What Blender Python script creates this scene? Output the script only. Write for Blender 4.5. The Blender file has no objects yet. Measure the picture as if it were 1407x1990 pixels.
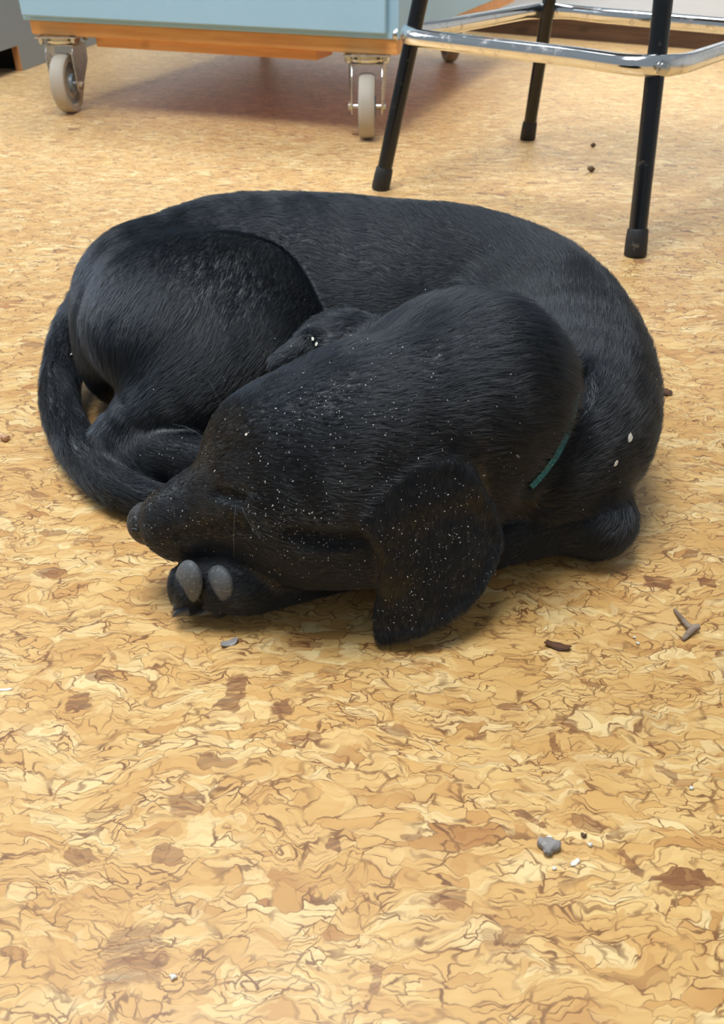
import bpy, bmesh, math, random
import numpy as np
from mathutils import Vector, Matrix, Quaternion
from mathutils.bvhtree import BVHTree

random.seed(7); RNG = np.random.default_rng(7)
SC = bpy.context.scene
COL = SC.collection

# ------------------------------------------------------------------ camera
FPX, CAM_H = 1680.0, 0.40                     # focal length in pixels of the 1407x1990 frame, lens height (m)
PITCH = math.atan(1215.0 / FPX)
cam = bpy.data.cameras.new('camera')
cam.sensor_fit = 'VERTICAL'; cam.sensor_height = 24.0; cam.lens = 24.0 * FPX / 1990.0
cam.clip_start = 0.02; cam.clip_end = 50
cam.dof.use_dof = True; cam.dof.focus_distance = 0.60; cam.dof.aperture_fstop = 11.0
camo = bpy.data.objects.new('camera', cam); COL.objects.link(camo)
camo.location = (0, 0, CAM_H); camo.rotation_euler = (math.pi / 2 - PITCH, 0, 0)
SC.camera = camo

# ------------------------------------------------------------------ world, lamps, exposure
vs = SC.view_settings
SC.display_settings.display_device = 'sRGB'
vs.view_transform = 'Standard'; vs.look = 'None'; vs.exposure = 0.74; vs.gamma = 1.0; vs.use_curve_mapping = False
world = bpy.data.worlds.new('world'); SC.world = world; world.use_nodes = True
bg = world.node_tree.nodes['Background']
bg.inputs['Color'].default_value = (0.78, 0.90, 1.0, 1); bg.inputs['Strength'].default_value = 0.17

def area(name, loc, target, sx, sy, power, color=(1, 1, 1)):
    l = bpy.data.lights.new(name, 'AREA'); l.shape = 'RECTANGLE'; l.size = sx; l.size_y = sy
    l.energy = power; l.color = color
    o = bpy.data.objects.new(name, l); COL.objects.link(o); o.location = loc
    o.rotation_euler = (Vector(target) - Vector(loc)).to_track_quat('-Z', 'Y').to_euler()
    return o
area('skylight', (-0.35, 0.62, 2.5), (-0.10, 0.95, 0), 1.0, 1.0, 41, (0.92, 0.97, 1.0))
area('window_daylight', (-2.7, 2.3, 2.0), (0.0, 1.4, 0), 1.2, 1.1, 30, (0.84, 0.93, 1.0))
fill = area('far_floor_fill', (0.5, 2.45, 2.7), (0.5, 2.44, 0), 3.4, 0.30, 17, (0.86, 0.94, 1.0)); fill.data.spread = math.radians(66)  # added strip light: brightens the far floor, draws a highlight along the chrome ring
wash = area('wall_wash_fill', (0.0, 4.4, 2.6), (0.1, 5.2, 0.9), 2.6, 0.4, 15, (0.90, 0.96, 1.0)); wash.data.spread = math.radians(110)  # added light: whitens the back wall so the floor picks up its glare

# ------------------------------------------------------------------ helpers
CO, SI = math.cos(PITCH), math.sin(PITCH)
def W(px, py, z=0.0):
    """The place at height z that the lens sees at photo pixel (px, py)."""
    u, v = px - 703.5, py - 995.0
    d = np.array([u, FPX * CO - v * SI, -FPX * SI - v * CO])
    t = (CAM_H - z) / -d[2]
    return np.array([d[0] * t, d[1] * t, z])

def tag(o, label=None, cat=None, group=None, kind=None):
    if label: o['label'] = label
    if cat: o['category'] = cat
    if group: o['group'] = group
    if kind: o['kind'] = kind
    return o
def empty(name, loc=(0, 0, 0), rz=0.0):
    o = bpy.data.objects.new(name, None); COL.objects.link(o)
    o.location = loc; o.rotation_euler = (0, 0, rz); o.empty_display_size = 0.05
    return o
def link(name, me, mat=None, parent=None, smooth=True):
    o = bpy.data.objects.new(name, me); COL.objects.link(o)
    if mat: me.materials.append(mat)
    if smooth: me.shade_smooth()
    if parent: o.parent = parent
    return o
def obj(name, bm, mat, parent=None, smooth=False, bevel=0.0, seg=2):
    me = bpy.data.meshes.new(name)
    bmesh.ops.recalc_face_normals(bm, faces=bm.faces)
    bm.to_mesh(me); bm.free()
    o = link(name, me, mat, parent, smooth)
    if bevel:
        b = o.modifiers.new('bevel', 'BEVEL'); b.width = bevel; b.segments = seg; b.limit_method = 'ANGLE'; b.angle_limit = math.radians(40)
    return o
def auto_smooth(o, deg=35):
    o.data.shade_smooth(); o.data.set_sharp_from_angle(angle=math.radians(deg)); return o
def copy_tree(o, parent=None):
    c = o.copy(); COL.objects.link(c)
    if parent: c.parent = parent
    for ch in list(o.children): copy_tree(ch, c)
    return c

def bm_box(bm, x0, x1, y0, y1, z0, z1):
    v = [bm.verts.new(p) for p in ((x0,y0,z0),(x1,y0,z0),(x1,y1,z0),(x0,y1,z0),(x0,y0,z1),(x1,y0,z1),(x1,y1,z1),(x0,y1,z1))]
    for f in ((0,3,2,1),(4,5,6,7),(0,1,5,4),(1,2,6,5),(2,3,7,6),(3,0,4,7)): bm.faces.new([v[i] for i in f])
    return bm
def box(*a): return bm_box(bmesh.new(), *a)
def bm_prism(bm, pts, axis, a, b):
    """A polygon of 2-D points swept from a to b along axis 'x', 'y' or 'z'."""
    def p3(p, t): return {'x': (t, p[0], p[1]), 'y': (p[0], t, p[1]), 'z': (p[0], p[1], t)}[axis]
    A = [bm.verts.new(p3(p, a)) for p in pts]; B = [bm.verts.new(p3(p, b)) for p in pts]
    bm.faces.new(A); bm.faces.new(B[::-1])
    for i in range(len(pts)):
        j = (i + 1) % len(pts); bm.faces.new((A[i], B[i], B[j], A[j]))
    return bm
def bm_lathe(bm, prof, seg=40, mat4=None):
    """prof: (radius, height) pairs turned about Z, capped at both ends."""
    rings = []
    for r, z in prof:
        rings.append([bm.verts.new((r * math.cos(2 * math.pi * k / seg), r * math.sin(2 * math.pi * k / seg), z)) for k in range(seg)])
    for a, b in zip(rings, rings[1:]):
        for k in range(seg): bm.faces.new((a[k], a[(k + 1) % seg], b[(k + 1) % seg], b[k]))
    bm.faces.new(rings[0][::-1]); bm.faces.new(rings[-1])
    if mat4 is not None:
        bmesh.ops.transform(bm, matrix=mat4, verts=[v for r in rings for v in r])
    return bm
def bm_tube(bm, pts, rad, seg=16, closed=False, squash=None):
    pts = [Vector(p) for p in pts]; n = len(pts)
    rad = [rad] * n if not hasattr(rad, '__len__') else rad
    rings = []; up = None
    for i, p in enumerate(pts):
        if closed: t = pts[(i + 1) % n] - pts[i - 1]
        else: t = pts[min(i + 1, n - 1)] - pts[max(i - 1, 0)]
        t.normalize()
        if up is None:
            up = Vector((0, 0, 1)) if abs(t.z) < 0.9 else Vector((1, 0, 0))
        x = up.cross(t).normalized(); y = t.cross(x); up = y
        sx, sy = squash[i] if squash else (1, 1)
        rings.append([bm.verts.new(p + rad[i] * (sx * math.cos(2 * math.pi * k / seg) * x + sy * math.sin(2 * math.pi * k / seg) * y)) for k in range(seg)])
    m = n if closed else n - 1
    for i in range(m):
        a, b = rings[i], rings[(i + 1) % n]
        for k in range(seg): bm.faces.new((a[k], a[(k + 1) % seg], b[(k + 1) % seg], b[k]))
    if not closed:
        bm.faces.new(rings[0][::-1]); bm.faces.new(rings[-1])
    return bm

# ------------------------------------------------------------------ materials
def sl(r, g, b):
    f = lambda c: ((c / 255 + 0.055) / 1.055) ** 2.4 if c > 10.3 else c / 255 / 12.92
    return (f(r), f(g), f(b), 1)
class NT:
    def __init__(s, name):
        s.m = bpy.data.materials.new(name); s.m.use_nodes = True
        s.t = s.m.node_tree; s.p = s.t.nodes['Principled BSDF']
    def n(s, ty, **kw):
        nd = s.t.nodes.new(ty)
        for k, v in kw.items():
            if k.startswith('i_'):
                key = k[2:]; key = int(key) if key.isdigit() else key.replace('_', ' ')
                s.put(nd.inputs[key], v)
            else: setattr(nd, k, v)
        return nd
    def put(s, sock, v):
        if isinstance(v, bpy.types.NodeSocket): s.t.links.new(v, sock)
        else: sock.default_value = v
    def math(s, op, a, b=0.0, c=None, clamp=False):
        nd = s.n('ShaderNodeMath', operation=op, use_clamp=clamp); s.put(nd.inputs[0], a); s.put(nd.inputs[1], b)
        if c is not None: s.put(nd.inputs[2], c)
        return nd.outputs[0]
    def vmath(s, op, a, b=(0, 0, 0)):
        nd = s.n('ShaderNodeVectorMath', operation=op); s.put(nd.inputs[0], a); s.put(nd.inputs[1], b); return nd.outputs[0]
    def mix(s, f, a, b, blend='MIX'):
        nd = s.n('ShaderNodeMix', data_type='RGBA', blend_type=blend)
        s.put(nd.inputs[0], f); s.put(nd.inputs[6], a); s.put(nd.inputs[7], b); return nd.outputs[2]
    def noise(s, vec, scale, detail=2.0, rough=0.5, col=False):
        nd = s.n('ShaderNodeTexNoise'); s.put(nd.inputs['Vector'], vec)
        nd.inputs['Scale'].default_value = scale; nd.inputs['Detail'].default_value = detail; nd.inputs['Roughness'].default_value = rough
        return nd.outputs['Color' if col else 'Fac']
    def step(s, x, a, b):
        nd = s.n('ShaderNodeMapRange', interpolation_type='SMOOTHSTEP'); s.put(nd.inputs[0], x)
        s.put(nd.inputs[1], a); s.put(nd.inputs[2], b); return nd.outputs[0]
    def ramp(s, x, stops, interp='LINEAR'):
        nd = s.n('ShaderNodeValToRGB'); s.put(nd.inputs[0], x); r = nd.color_ramp; r.interpolation = interp
        while len(r.elements) < len(stops): r.elements.new(0.5)
        for e, (p, c) in zip(r.elements, stops): e.position = p; e.color = c
        return nd.outputs[0]
    def obj(s): return s.n('ShaderNodeTexCoord').outputs['Object']
    def mapping(s, v, loc=(0,0,0), rot=(0,0,0), sc=(1,1,1)):
        return s.n('ShaderNodeMapping', i_Vector=v, i_Location=loc, i_Rotation=rot, i_Scale=sc).outputs[0]
    def base(s, c): s.put(s.p.inputs['Base Color'], c)
    def set(s, **kw):
        for k, v in kw.items(): s.put(s.p.inputs[k.replace('_', ' ')], v)
        return s
    def bump(s, h, strength=0.3, dist=0.001):
        b = s.n('ShaderNodeBump', i_Height=h); b.inputs['Strength'].default_value = strength; b.inputs['Distance'].default_value = dist
        s.put(s.p.inputs['Normal'], b.outputs[0])

def painted(name, col, var=0.06, rough=0.45, dirt=0.0):
    m = NT(name); c = m.obj(); n = m.noise(c, 9, 4)
    k = m.math('MULTIPLY_ADD', n, 2 * var, 1 - var)
    b = m.mix(1.0, col, m.n('ShaderNodeCombineColor', i_0=k, i_1=k, i_2=k).outputs[0], 'MULTIPLY')
    if dirt:
        d = m.step(m.noise(c, 55, 6, 0.7), 0.58, 0.72); b = m.mix(m.math('MULTIPLY', d, dirt), b, sl(150, 138, 118))
    m.base(b); m.set(Roughness=rough); m.bump(m.noise(c, 320, 3), 0.08, 0.0006)
    return m.m
def metal(name, col, rough, dirt=0.3, dcol=sl(120, 95, 60), dscale=40):
    m = NT(name); c = m.obj()
    d = m.step(m.noise(c, dscale, 6, 0.7), 0.52, 0.75); d = m.math('MULTIPLY', d, dirt)
    m.base(m.mix(d, col, dcol)); m.set(Metallic=m.math('SUBTRACT', 1.0, m.math('MULTIPLY', d, 0.8)), Roughness=m.math('MULTIPLY_ADD', d, 0.5, rough))
    return m.m
def wood(name, light, dark, scale=1.0, axis=0, rough=0.45):
    m = NT(name); sc = [22 * scale] * 3; sc[axis] = 1.6 * scale
    c = m.mapping(m.obj(), sc=sc); n = m.noise(c, 3.0, 5, 0.6); w = m.noise(c, 9.0, 3)
    knot = m.step(m.noise(m.mapping(m.obj(), sc=(6, 14, 14)), 1.3, 1), 0.68, 0.76)
    b = m.mix(m.step(n, 0.3, 0.7), light, dark); b = m.mix(m.math('MULTIPLY', m.step(w, 0.5, 0.7), 0.35), b, dark)
    b = m.mix(m.math('MULTIPLY', knot, 0.6), b, tuple(x * 0.55 for x in dark[:3]) + (1,))
    m.base(b); m.set(Roughness=rough); m.bump(n, 0.1, 0.0008); return m.m

def osb_floor():
    m = NT('strand_board'); P = m.obj()
    def warp(v, sc, amt, det=2.0):
        n = m.noise(v, sc, det, 0.5, True); n = m.vmath('SUBTRACT', n, (0.5, 0.5, 0.5))
        return m.vmath('ADD', v, m.vmath('MULTIPLY', n, (amt, amt, 0)))
    V = warp(warp(P, 7.0, 0.050), 34.0, 0.016, 2.0)
    VF = warp(warp(V, 90.0, 0.010, 2.0), 260.0, 0.0025, 1.0)
    cream, pale, gold, tan, ochre, brown = sl(242, 210, 148), sl(231, 190, 120), sl(218, 168, 96), sl(202, 148, 80), sl(178, 120, 58), sl(132, 82, 38)
    stops = [(0.0, cream), (0.22, pale), (0.45, gold), (0.62, sl(228, 184, 114)), (0.80, tan), (0.93, ochre), (0.985, brown)]
    def layer(rot, sc, sx, sy, off, lw):
        c = m.mapping(VF, loc=off, rot=(0, 0, rot), sc=(sx, sy, 0))
        v = m.n('ShaderNodeTexVoronoi', voronoi_dimensions='2D', i_Vector=c, i_Scale=sc)
        e = m.n('ShaderNodeTexVoronoi', voronoi_dimensions='2D', feature='DISTANCE_TO_EDGE', i_Vector=c, i_Scale=sc)
        s3 = m.n('ShaderNodeSeparateColor', i_0=v.outputs['Color'])
        line = m.math('SUBTRACT', 1.0, m.step(e.outputs['Distance'], lw * 0.25, lw))
        colr = m.ramp(s3.outputs[0], stops, 'CONSTANT')
        return colr, line, s3.outputs[1], s3.outputs[2], e.outputs['Distance']
    ca, la, ra, _, ea = layer(0.12, 26.0, 1.0, 3.0, (0.3, 0.1, 0), 0.055)
    cb, lb, rb, _, eb = layer(-0.45, 40.0, 1.0, 2.7, (3.1, 1.7, 0), 0.06)
    cc, lc, rc, _, ec = layer(0.75, 62.0, 1.0, 2.3, (7.7, 5.2, 0), 0.07)
    cd, ld, rd, _, ed = layer(1.5, 48.0, 1.0, 3.4, (1.9, 9.2, 0), 0.06)
    mb, mc, md = m.math('GREATER_THAN', rb, 0.52), m.math('GREATER_THAN', rc, 0.66), m.math('GREATER_THAN', rd, 0.87)
    col = m.mix(mb, ca, cb); col = m.mix(mc, col, cc); col = m.mix(md, col, cd)
    line = m.math('MULTIPLY', la, m.math('SUBTRACT', 1.0, mb)); line = m.math('MAXIMUM', line, m.math('MULTIPLY', lb, mb))
    line = m.math('MULTIPLY', line, m.math('SUBTRACT', 1.0, mc)); line = m.math('MAXIMUM', line, m.math('MULTIPLY', lc, mc))
    line = m.math('MULTIPLY', line, m.math('SUBTRACT', 1.0, md)); line = m.math('MAXIMUM', line, m.math('MULTIPLY', ld, md))
    # wandering grain contours inside the strands
    n0 = m.noise(m.mapping(VF, sc=(15, 36, 1)), 1.0, 2.0, 0.5)
    n0 = m.math('ADD', n0, m.math('MULTIPLY', ra, 0.4))
    bid = m.math('FLOOR', m.math('MULTIPLY', n0, 15.0))
    wn = m.n('ShaderNodeTexWhiteNoise', noise_dimensions='1D', i_W=bid).outputs['Value']
    bands = m.ramp(wn, [(0.0, cream), (0.25, pale), (0.5, gold), (0.72, sl(224, 178, 108)), (0.88, tan), (0.96, ochre)], 'CONSTANT')
    col = m.mix(m.math('MULTIPLY', m.step(m.noise(P, 14.0, 2), 0.36, 0.54), 0.75), col, bands)
    g = n0
    g = m.math('FRACT', m.math('MULTIPLY', g, 15.0)); tri = m.math('ABSOLUTE', m.math('SUBTRACT', g, 0.5))
    cont = m.math('SUBTRACT', 1.0, m.step(tri, 0.03, 0.13))
    patch = m.step(m.noise(P, 20.0, 2), 0.34, 0.50)
    cont = m.math('MULTIPLY', m.math('MULTIPLY', cont, patch), 0.95)
    shade = m.math('MULTIPLY', m.step(g, 0.1, 0.9), 0.30)
    col = m.mix(m.math('MULTIPLY', shade, patch), col, sl(205, 152, 84))
    # fine fibres, small-scale stains, rare dark flakes
    fib = m.noise(m.mapping(V, rot=(0, 0, 0.1), sc=(60, 420, 1)), 1.0, 3, 0.6)
    col = m.mix(m.math('MULTIPLY', m.step(fib, 0.45, 0.75), 0.22), col, sl(190, 138, 78))
    stain = m.step(m.noise(V, 22.0, 4, 0.6), 0.56, 0.72)
    col = m.mix(m.math('MULTIPLY', stain, 0.45), col, sl(196, 142, 76))
    lstr = m.math('MULTIPLY', m.step(m.noise(P, 60.0, 2), 0.25, 0.65), 0.95)
    lines = m.math('MAXIMUM', m.math('MULTIPLY', line, lstr), m.math('MULTIPLY', cont, lstr))
    halo = m.math('SUBTRACT', 1.0, m.step(ea, 0.02, 0.22))
    col = m.mix(m.math('MULTIPLY', halo, 0.22), col, sl(200, 146, 76))
    col = m.mix(lines, col, sl(122, 74, 26))
    dk = m.n('ShaderNodeTexVoronoi', voronoi_dimensions='2D', i_Vector=m.mapping(VF, rot=(0, 0, 0.3), sc=(1, 2.2, 0)), i_Scale=46.0)
    dks = m.n('ShaderNodeSeparateColor', i_0=dk.outputs['Color'])
    dm = m.math('MULTIPLY', m.math('GREATER_THAN', dks.outputs[0], 0.975), m.math('LESS_THAN', dk.outputs['Distance'], 0.52))
    dcol = m.mix(m.step(fib, 0.35, 0.7), sl(150, 92, 42), sl(104, 62, 30))
    col = m.mix(m.math('MULTIPLY', dm, 0.6), col, dcol)
    # single dark strands pressed into the board where the floor shows them
    PW = warp(warp(P, 60.0, 0.012, 2.0), 220.0, 0.006, 2.0)
    for px, py, lx, ly, a, s_ in ((455, 1347, 44, 78, -.25, .8), (152, 1362, 46, 36, .2, .75), (262, 1860, 130, 120, .1, .55), (1376, 1134, 36, 22, -.3, .95),
            (1278, 1131, 62, 20, -.15, .9), (1032, 1589, 62, 18, -.55, .8), (1072, 1442, 22, 42, .2, .8), (545, 1378, 46, 28, .3, .8), (988, 1374, 62, 13, -.05, .8),
            (728, 1905, 24, 70, -.2, .65), (872, 1746, 82, 26, .1, .65), (1225, 1676, 15, 58, .5, .75), (362, 1560, 70, 46, .15, .6), (648, 1637, 36, 22, 0, .8),
            (925, 1431, 56, 13, .1, .8), (1100, 1405, 60, 20, -.35, .7), (600, 1435, 60, 22, .3, .6), (170, 1050, 60, 14, .1, .5), (120, 1205, 70, 12, 0, .5),
            (640, 1305, 50, 14, -.3, .45), (1290, 1500, 50, 16, -.2, .6), (800, 1620, 40, 20, .4, .65), (1150, 1330, 46, 12, -.3, .7), (985, 1830, 90, 50, .1, .4)):
        c_ = W(px, py); e_ = W(px + lx / 2, py); f_ = W(px, py - ly / 2)
        q = m.n('ShaderNodeMapping', vector_type='TEXTURE', i_Vector=PW, i_Location=(c_[0], c_[1], 0), i_Rotation=(0, 0, a), i_Scale=(abs(e_[0] - c_[0]), abs(f_[1] - c_[1]), 1)).outputs[0]
        s2 = m.n('ShaderNodeSeparateXYZ', i_0=m.vmath('ABSOLUTE', q))
        k_ = m.math('SUBTRACT', 1.0, m.step(m.math('MAXIMUM', s2.outputs[0], s2.outputs[1]), 0.78, 1.0))
        k_ = m.math('MULTIPLY', k_, m.step(fib, 0.22, 0.5))
        col = m.mix(m.math('MULTIPLY', k_, s_), col, dcol)
    m.base(col)
    m.set(Roughness=m.math('MULTIPLY_ADD', m.noise(P, 30, 3), 0.18, 0.40))
    m.p.inputs['Specular IOR Level'].default_value = 0.3; m.set(Coat_Weight=0.65, Coat_Roughness=0.40, Sheen_Weight=0.30, Sheen_Roughness=0.45, Sheen_Tint=(0.95, 0.97, 1.0, 1))
    m.bump(m.math('SUBTRACT', fib, lines), 0.22, 0.0006)
    return m.m

M = {}
M['floor'] = osb_floor()
M['blue'] = painted('blue_paint', sl(158, 196, 220), 0.04, 0.42)
M['pine'] = wood('pine', sl(232, 172, 104), sl(214, 145, 78), 1.0, 0)
M['rawply'] = wood('raw_plywood', sl(205, 150, 98), sl(170, 112, 66), 1.0, 2)
M['brownboard'] = wood('brown_board', sl(104, 74, 52), sl(76, 52, 35), 1.0, 0, 0.6)
M['grey'] = painted('grey_laminate', sl(132, 140, 145), 0.03, 0.4)
M['white'] = painted('white_laminate', sl(222, 228, 236), 0.02, 0.4)
M['wall'] = painted('wall_paint', sl(226, 228, 228), 0.02, 0.8)
M['black'] = painted('black_enamel', (0.006, 0.007, 0.009, 1), 0.1, 0.22, 0.25)
M['rubber'] = painted('black_rubber', (0.012, 0.012, 0.013, 1), 0.1, 0.6, 0.5)
M['chrome'] = metal('chrome', (0.86, 0.87, 0.88, 1), 0.10, 0.5, sl(130, 98, 58), 60)
M['zinc'] = metal('zinc', (0.62, 0.62, 0.60, 1), 0.26, 0.35, sl(120, 104, 80), 60)
M['tyre'] = painted('grey_tyre', sl(176, 166, 152), 0.10, 0.6, 0.5)
M['hub'] = painted('grey_hub', sl(120, 130, 136), 0.06, 0.4, 0.3)
M['dark'] = painted('recess_shade', (0.01, 0.01, 0.01, 1), 0.1, 0.8)
M['seat'] = painted('black_vinyl', (0.012, 0.012, 0.014, 1), 0.1, 0.4)

# ------------------------------------------------------------------ the room
def plane(name, x0, x1, y0, y1, mat):
    bm = bmesh.new(); v = [bm.verts.new(p) for p in ((x0,y0,0),(x1,y0,0),(x1,y1,0),(x0,y1,0))]; bm.faces.new(v)
    return tag(obj(name, bm, mat), kind='structure')
plane('floor', -3.6, 3.2, -2.0, 5.2, M['floor'])
w = obj('wall_back', box(-3.6, 3.2, 5.2, 5.32, 0, 2.9), M['wall']); tag(w, kind='structure')
w = obj('wall_right', box(3.2, 3.32, -2.0, 5.2, 0, 2.9), M['wall']); tag(w, kind='structure')

# ------------------------------------------------------------------ blue cart on casters
ZB = 0.148
fl, fr = W(62, 66, ZB), W(771, 108, ZB)                 # lower front corners of the pine base
cdir = (fr - fl)[:2]; CW = float(np.linalg.norm(cdir)); crz = math.atan2(cdir[1], cdir[0])
CD = 0.98
cart = empty('storage_cart', (fl[0], fl[1], 0), crz)
tag(cart, 'light blue storage cabinet cart on a pine base with four swivel casters', 'cart')
ZT = ZB + 0.026
obj('base_board', box(0, CW, 0, CD, ZB, ZT), M['pine'], cart, bevel=0.002)
obj('batten', box(0.150, CW - 0.165, 0.012, 0.09, ZB - 0.0185, ZB), M['pine'], cart, bevel=0.0015)
bm = box(-0.012, CW + 0.004, -0.004, CD, ZT, 0.72)
car = obj('carcass', bm, M['blue'], cart, bevel=0.002)
obj('drawer_front', box(0.000, CW - 0.016, -0.021, -0.0045, ZT + 0.010, 0.46), M['blue'], cart, bevel=0.0025)
dr = obj('drawer_front', box(0.000, CW - 0.016, -0.021, -0.0045, ZT + 0.29, 0.70), M['blue'], cart, bevel=0.0025)
obj('worktop', box(-0.02, CW + 0.02, -0.03, CD + 0.02, 0.72, 0.75), M['pine'], cart, bevel=0.002)
dr.location.z = 0.0
for o in list(cart.children):
    if o.name == 'drawer_front':
        for v in o.data.vertices:
            if v.co.z > 0.4: v.co.z = 0.448

def make_caster(parent, cx, cy, yaw):
    """swivel caster, wheel contact under the local origin; yaw turns the wheel plane."""
    c = empty('caster', (cx, cy, 0), yaw); c.parent = parent
    R = 0.0575; hw = 0.0150                             # wheel axle along local X, rolling along Y
    rot = Matrix.Translation((0, 0, R)) @ Matrix.Rotation(math.pi / 2, 4, 'Y')
    prof = [(0.016, -hw * 0.7), (R * 0.70, -hw * 0.62), (R * 0.74, -hw), (R * 0.93, -hw), (R * 0.985, -hw * 0.72), (R, -hw * 0.35),
            (R, hw * 0.35), (R * 0.985, hw * 0.72), (R * 0.93, hw), (R * 0.74, hw), (R * 0.70, hw * 0.62), (0.016, hw * 0.7)]
    auto_smooth(obj('wheel', bm_lathe(bmesh.new(), prof, 56, rot), M['tyre'], c), 30)
    hub = bm_lathe(bmesh.new(), [(R * 0.70, -hw * 0.66), (R * 0.70, hw * 0.66)], 48, rot)
    bm_lathe(hub, [(0.017, -hw * 1.15), (0.02, -hw * 0.6), (0.02, hw * 0.6), (0.017, hw * 1.15)], 32, rot)
    auto_smooth(obj('hub', hub, M['hub'], c), 30)
    t, gx = 0.0028, 0.0270                               # fork: bent plate, two cheeks narrowing to the axle
    fk = bmesh.new(); off = 0.030                        # swivel axis sits behind the wheel centre
    for s in (-1, 1):
        pts = [(-0.012, R - 0.013), (0.012, R - 0.013), (0.017, R), (0.046, 0.094), (0.052, 0.130), (-0.004, 0.130), (-0.017, 0.112), (-0.015, R)]
        a, b = (gx, gx + t) if s > 0 else (-gx - t, -gx)
        bm_prism(fk, pts, 'x', a, b)
    for v in fk.verts: v.co.x *= 1.0 + 5.0 * max(0.0, v.co.y + 0.004)     # cheeks flare towards the swivel
    bm_prism(fk, [(-gx - t, -0.004), (gx + t, -0.004), (gx + t, 0.052), (-gx - t, 0.052)], 'z', 0.1285, 0.1315)
    auto_smooth(obj('fork', fk, M['zinc'], c, bevel=0.001), 30)
    sw = bm_lathe(bmesh.new(), [(0.028, 0.1315), (0.0345, 0.1335), (0.036, 0.138), (0.034, 0.1435), (0.026, 0.1445)], 40, Matrix.Translation((0, 0.024, 0)))
    auto_smooth(obj('swivel_race', sw, M['zinc'], c), 30)
    obj('top_plate', box(-0.044, 0.044, -0.022, 0.070, 0.1448, ZB), M['zinc'], c, bevel=0.0008)
    ax = bm_lathe(bmesh.new(), [(0.0045, -0.036), (0.0045, 0.036)], 16, rot)
    for s in (-1, 1):
        bm_lathe(ax, [(0.0085, s * 0.0302), (0.0085, s * 0.0350)], 6, rot)
    obj('axle_bolt', ax, M['zinc'], c, bevel=0.0006)
    for bx, by in ((-0.058, -0.008), (0.058, -0.008), (-0.058, 0.058), (0.058, 0.058)):
        bb = bm_lathe(bmesh.new(), [(0.0048, 0.1335), (0.0070, 0.1365), (0.0074, ZB)], 6, Matrix.Translation((bx * 0.6, by, 0)))
        obj('plate_bolt', bb, M['zinc'], c)
    return c
# the casters in the cart's own frame
inv = Matrix.Rotation(-crz, 4, 'Z') @ Matrix.Translation((-fl[0], -fl[1], 0))
for px, py, yaw in ((140, 218, 0.27), (713, 268, 0.33), (873, 120, 0.55)):
    p = inv @ Vector(W(px, py, 0)); make_caster(cart, p.x, p.y, yaw)
p = inv @ Vector(W(141, 218, 0)); make_caster(cart, p.x + 0.03, p.y + 0.90, 0.4)

# ------------------------------------------------------------------ grey cabinet with toe kick, left
ga, gb = W(45, 138, 0), W(112, 113, 0)
gd = (gb - ga)[:2]; grz = math.atan2(gd[1], gd[0])
cab = empty('grey_cabinet', (ga[0], ga[1], 0), grz)
tag(cab, 'grey laminate cabinet with a notched toe kick beside the blue cart', 'cabinet')
# local x runs back along the side panel, local y points left into the cabinet
NH = 0.060
bm = bm_prism(bmesh.new(), [(0, 0), (0.62, 0), (0.62, 0.85), (-0.34, 0.85), (-0.34, NH), (0, NH)], 'y', 0.0, 0.019)
obj('side_panel', bm, M['grey'], cab, bevel=0.0008)
obj('edge_band', box(-0.0015, 0.0, 0.0005, 0.0185, 0, NH), M['rawply'], cab)
obj('toe_board', box(0.03, 0.048, 0.019, 0.60, 0, NH), M['dark'], cab)  # near-black colour stands in for the shade inside the toe recess
obj('bottom_shelf', box(-0.335, 0.62, 0.019, 0.60, NH, NH + 0.019), M['grey'], cab)
obj('door', box(-0.359, -0.341, 0.002, 0.598, NH + 0.004, 0.848), M['grey'], cab, bevel=0.001)
obj('worktop', box(-0.375, 0.62, -0.01, 0.61, 0.85, 0.88), M['white'], cab, bevel=0.001)

# ------------------------------------------------------------------ white cabinet behind the stool
wa = W(905, 60, 0)
wrz = -0.56
wc = empty('white_cabinet', (wa[0], wa[1], 0), wrz)
tag(wc, 'white cabinet on a brown wooden plinth behind the bar stool', 'cabinet')
obj('plinth', box(0, 1.5, 0.0, 0.02, 0, 0.072), M['brownboard'], wc, bevel=0.001)
obj('carcass', box(-0.02, 1.52, -0.02, 0.55, 0.072, 0.85), M['white'], wc, bevel=0.002)

# ------------------------------------------------------------------ bar stool
feet = [Vector(W(739, 368)), Vector(W(1025, 271)), Vector(W(1234, 497))]
ctr = (feet[1] + feet[2]) / 2
feet.append(ctr * 2 - feet[0])
stool = empty('bar_stool', (ctr.x, ctr.y, 0))
tag(stool, 'bar stool with splayed black tube legs and a chrome foot ring', 'stool')
ZR, K = 0.2225, 0.145
def leg_at(F, z):
    d = (Vector((ctr.x, ctr.y, 0)) - F) * (K * z / ZR)
    return Vector((F.x + d.x - ctr.x, F.y + d.y - ctr.y, z))
LR = 0.0118
for F in feet:
    pts = [leg_at(F, z) for z in (0.012, 0.1, 0.2, 0.3, 0.45, 0.60)]
    lg = obj('leg', bm_tube(bmesh.new(), pts, LR, 24), M['black'], stool); auto_smooth(lg, 40)
    tp = bm_tube(bmesh.new(), [leg_at(F, z) for z in (0.0, 0.002, 0.020, 0.032, 0.034)], [0.0140, 0.0148, 0.0144, 0.0136, 0.0125], 24)
    auto_smooth(obj('rubber_tip', tp, M['rubber'], lg), 40)
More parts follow.
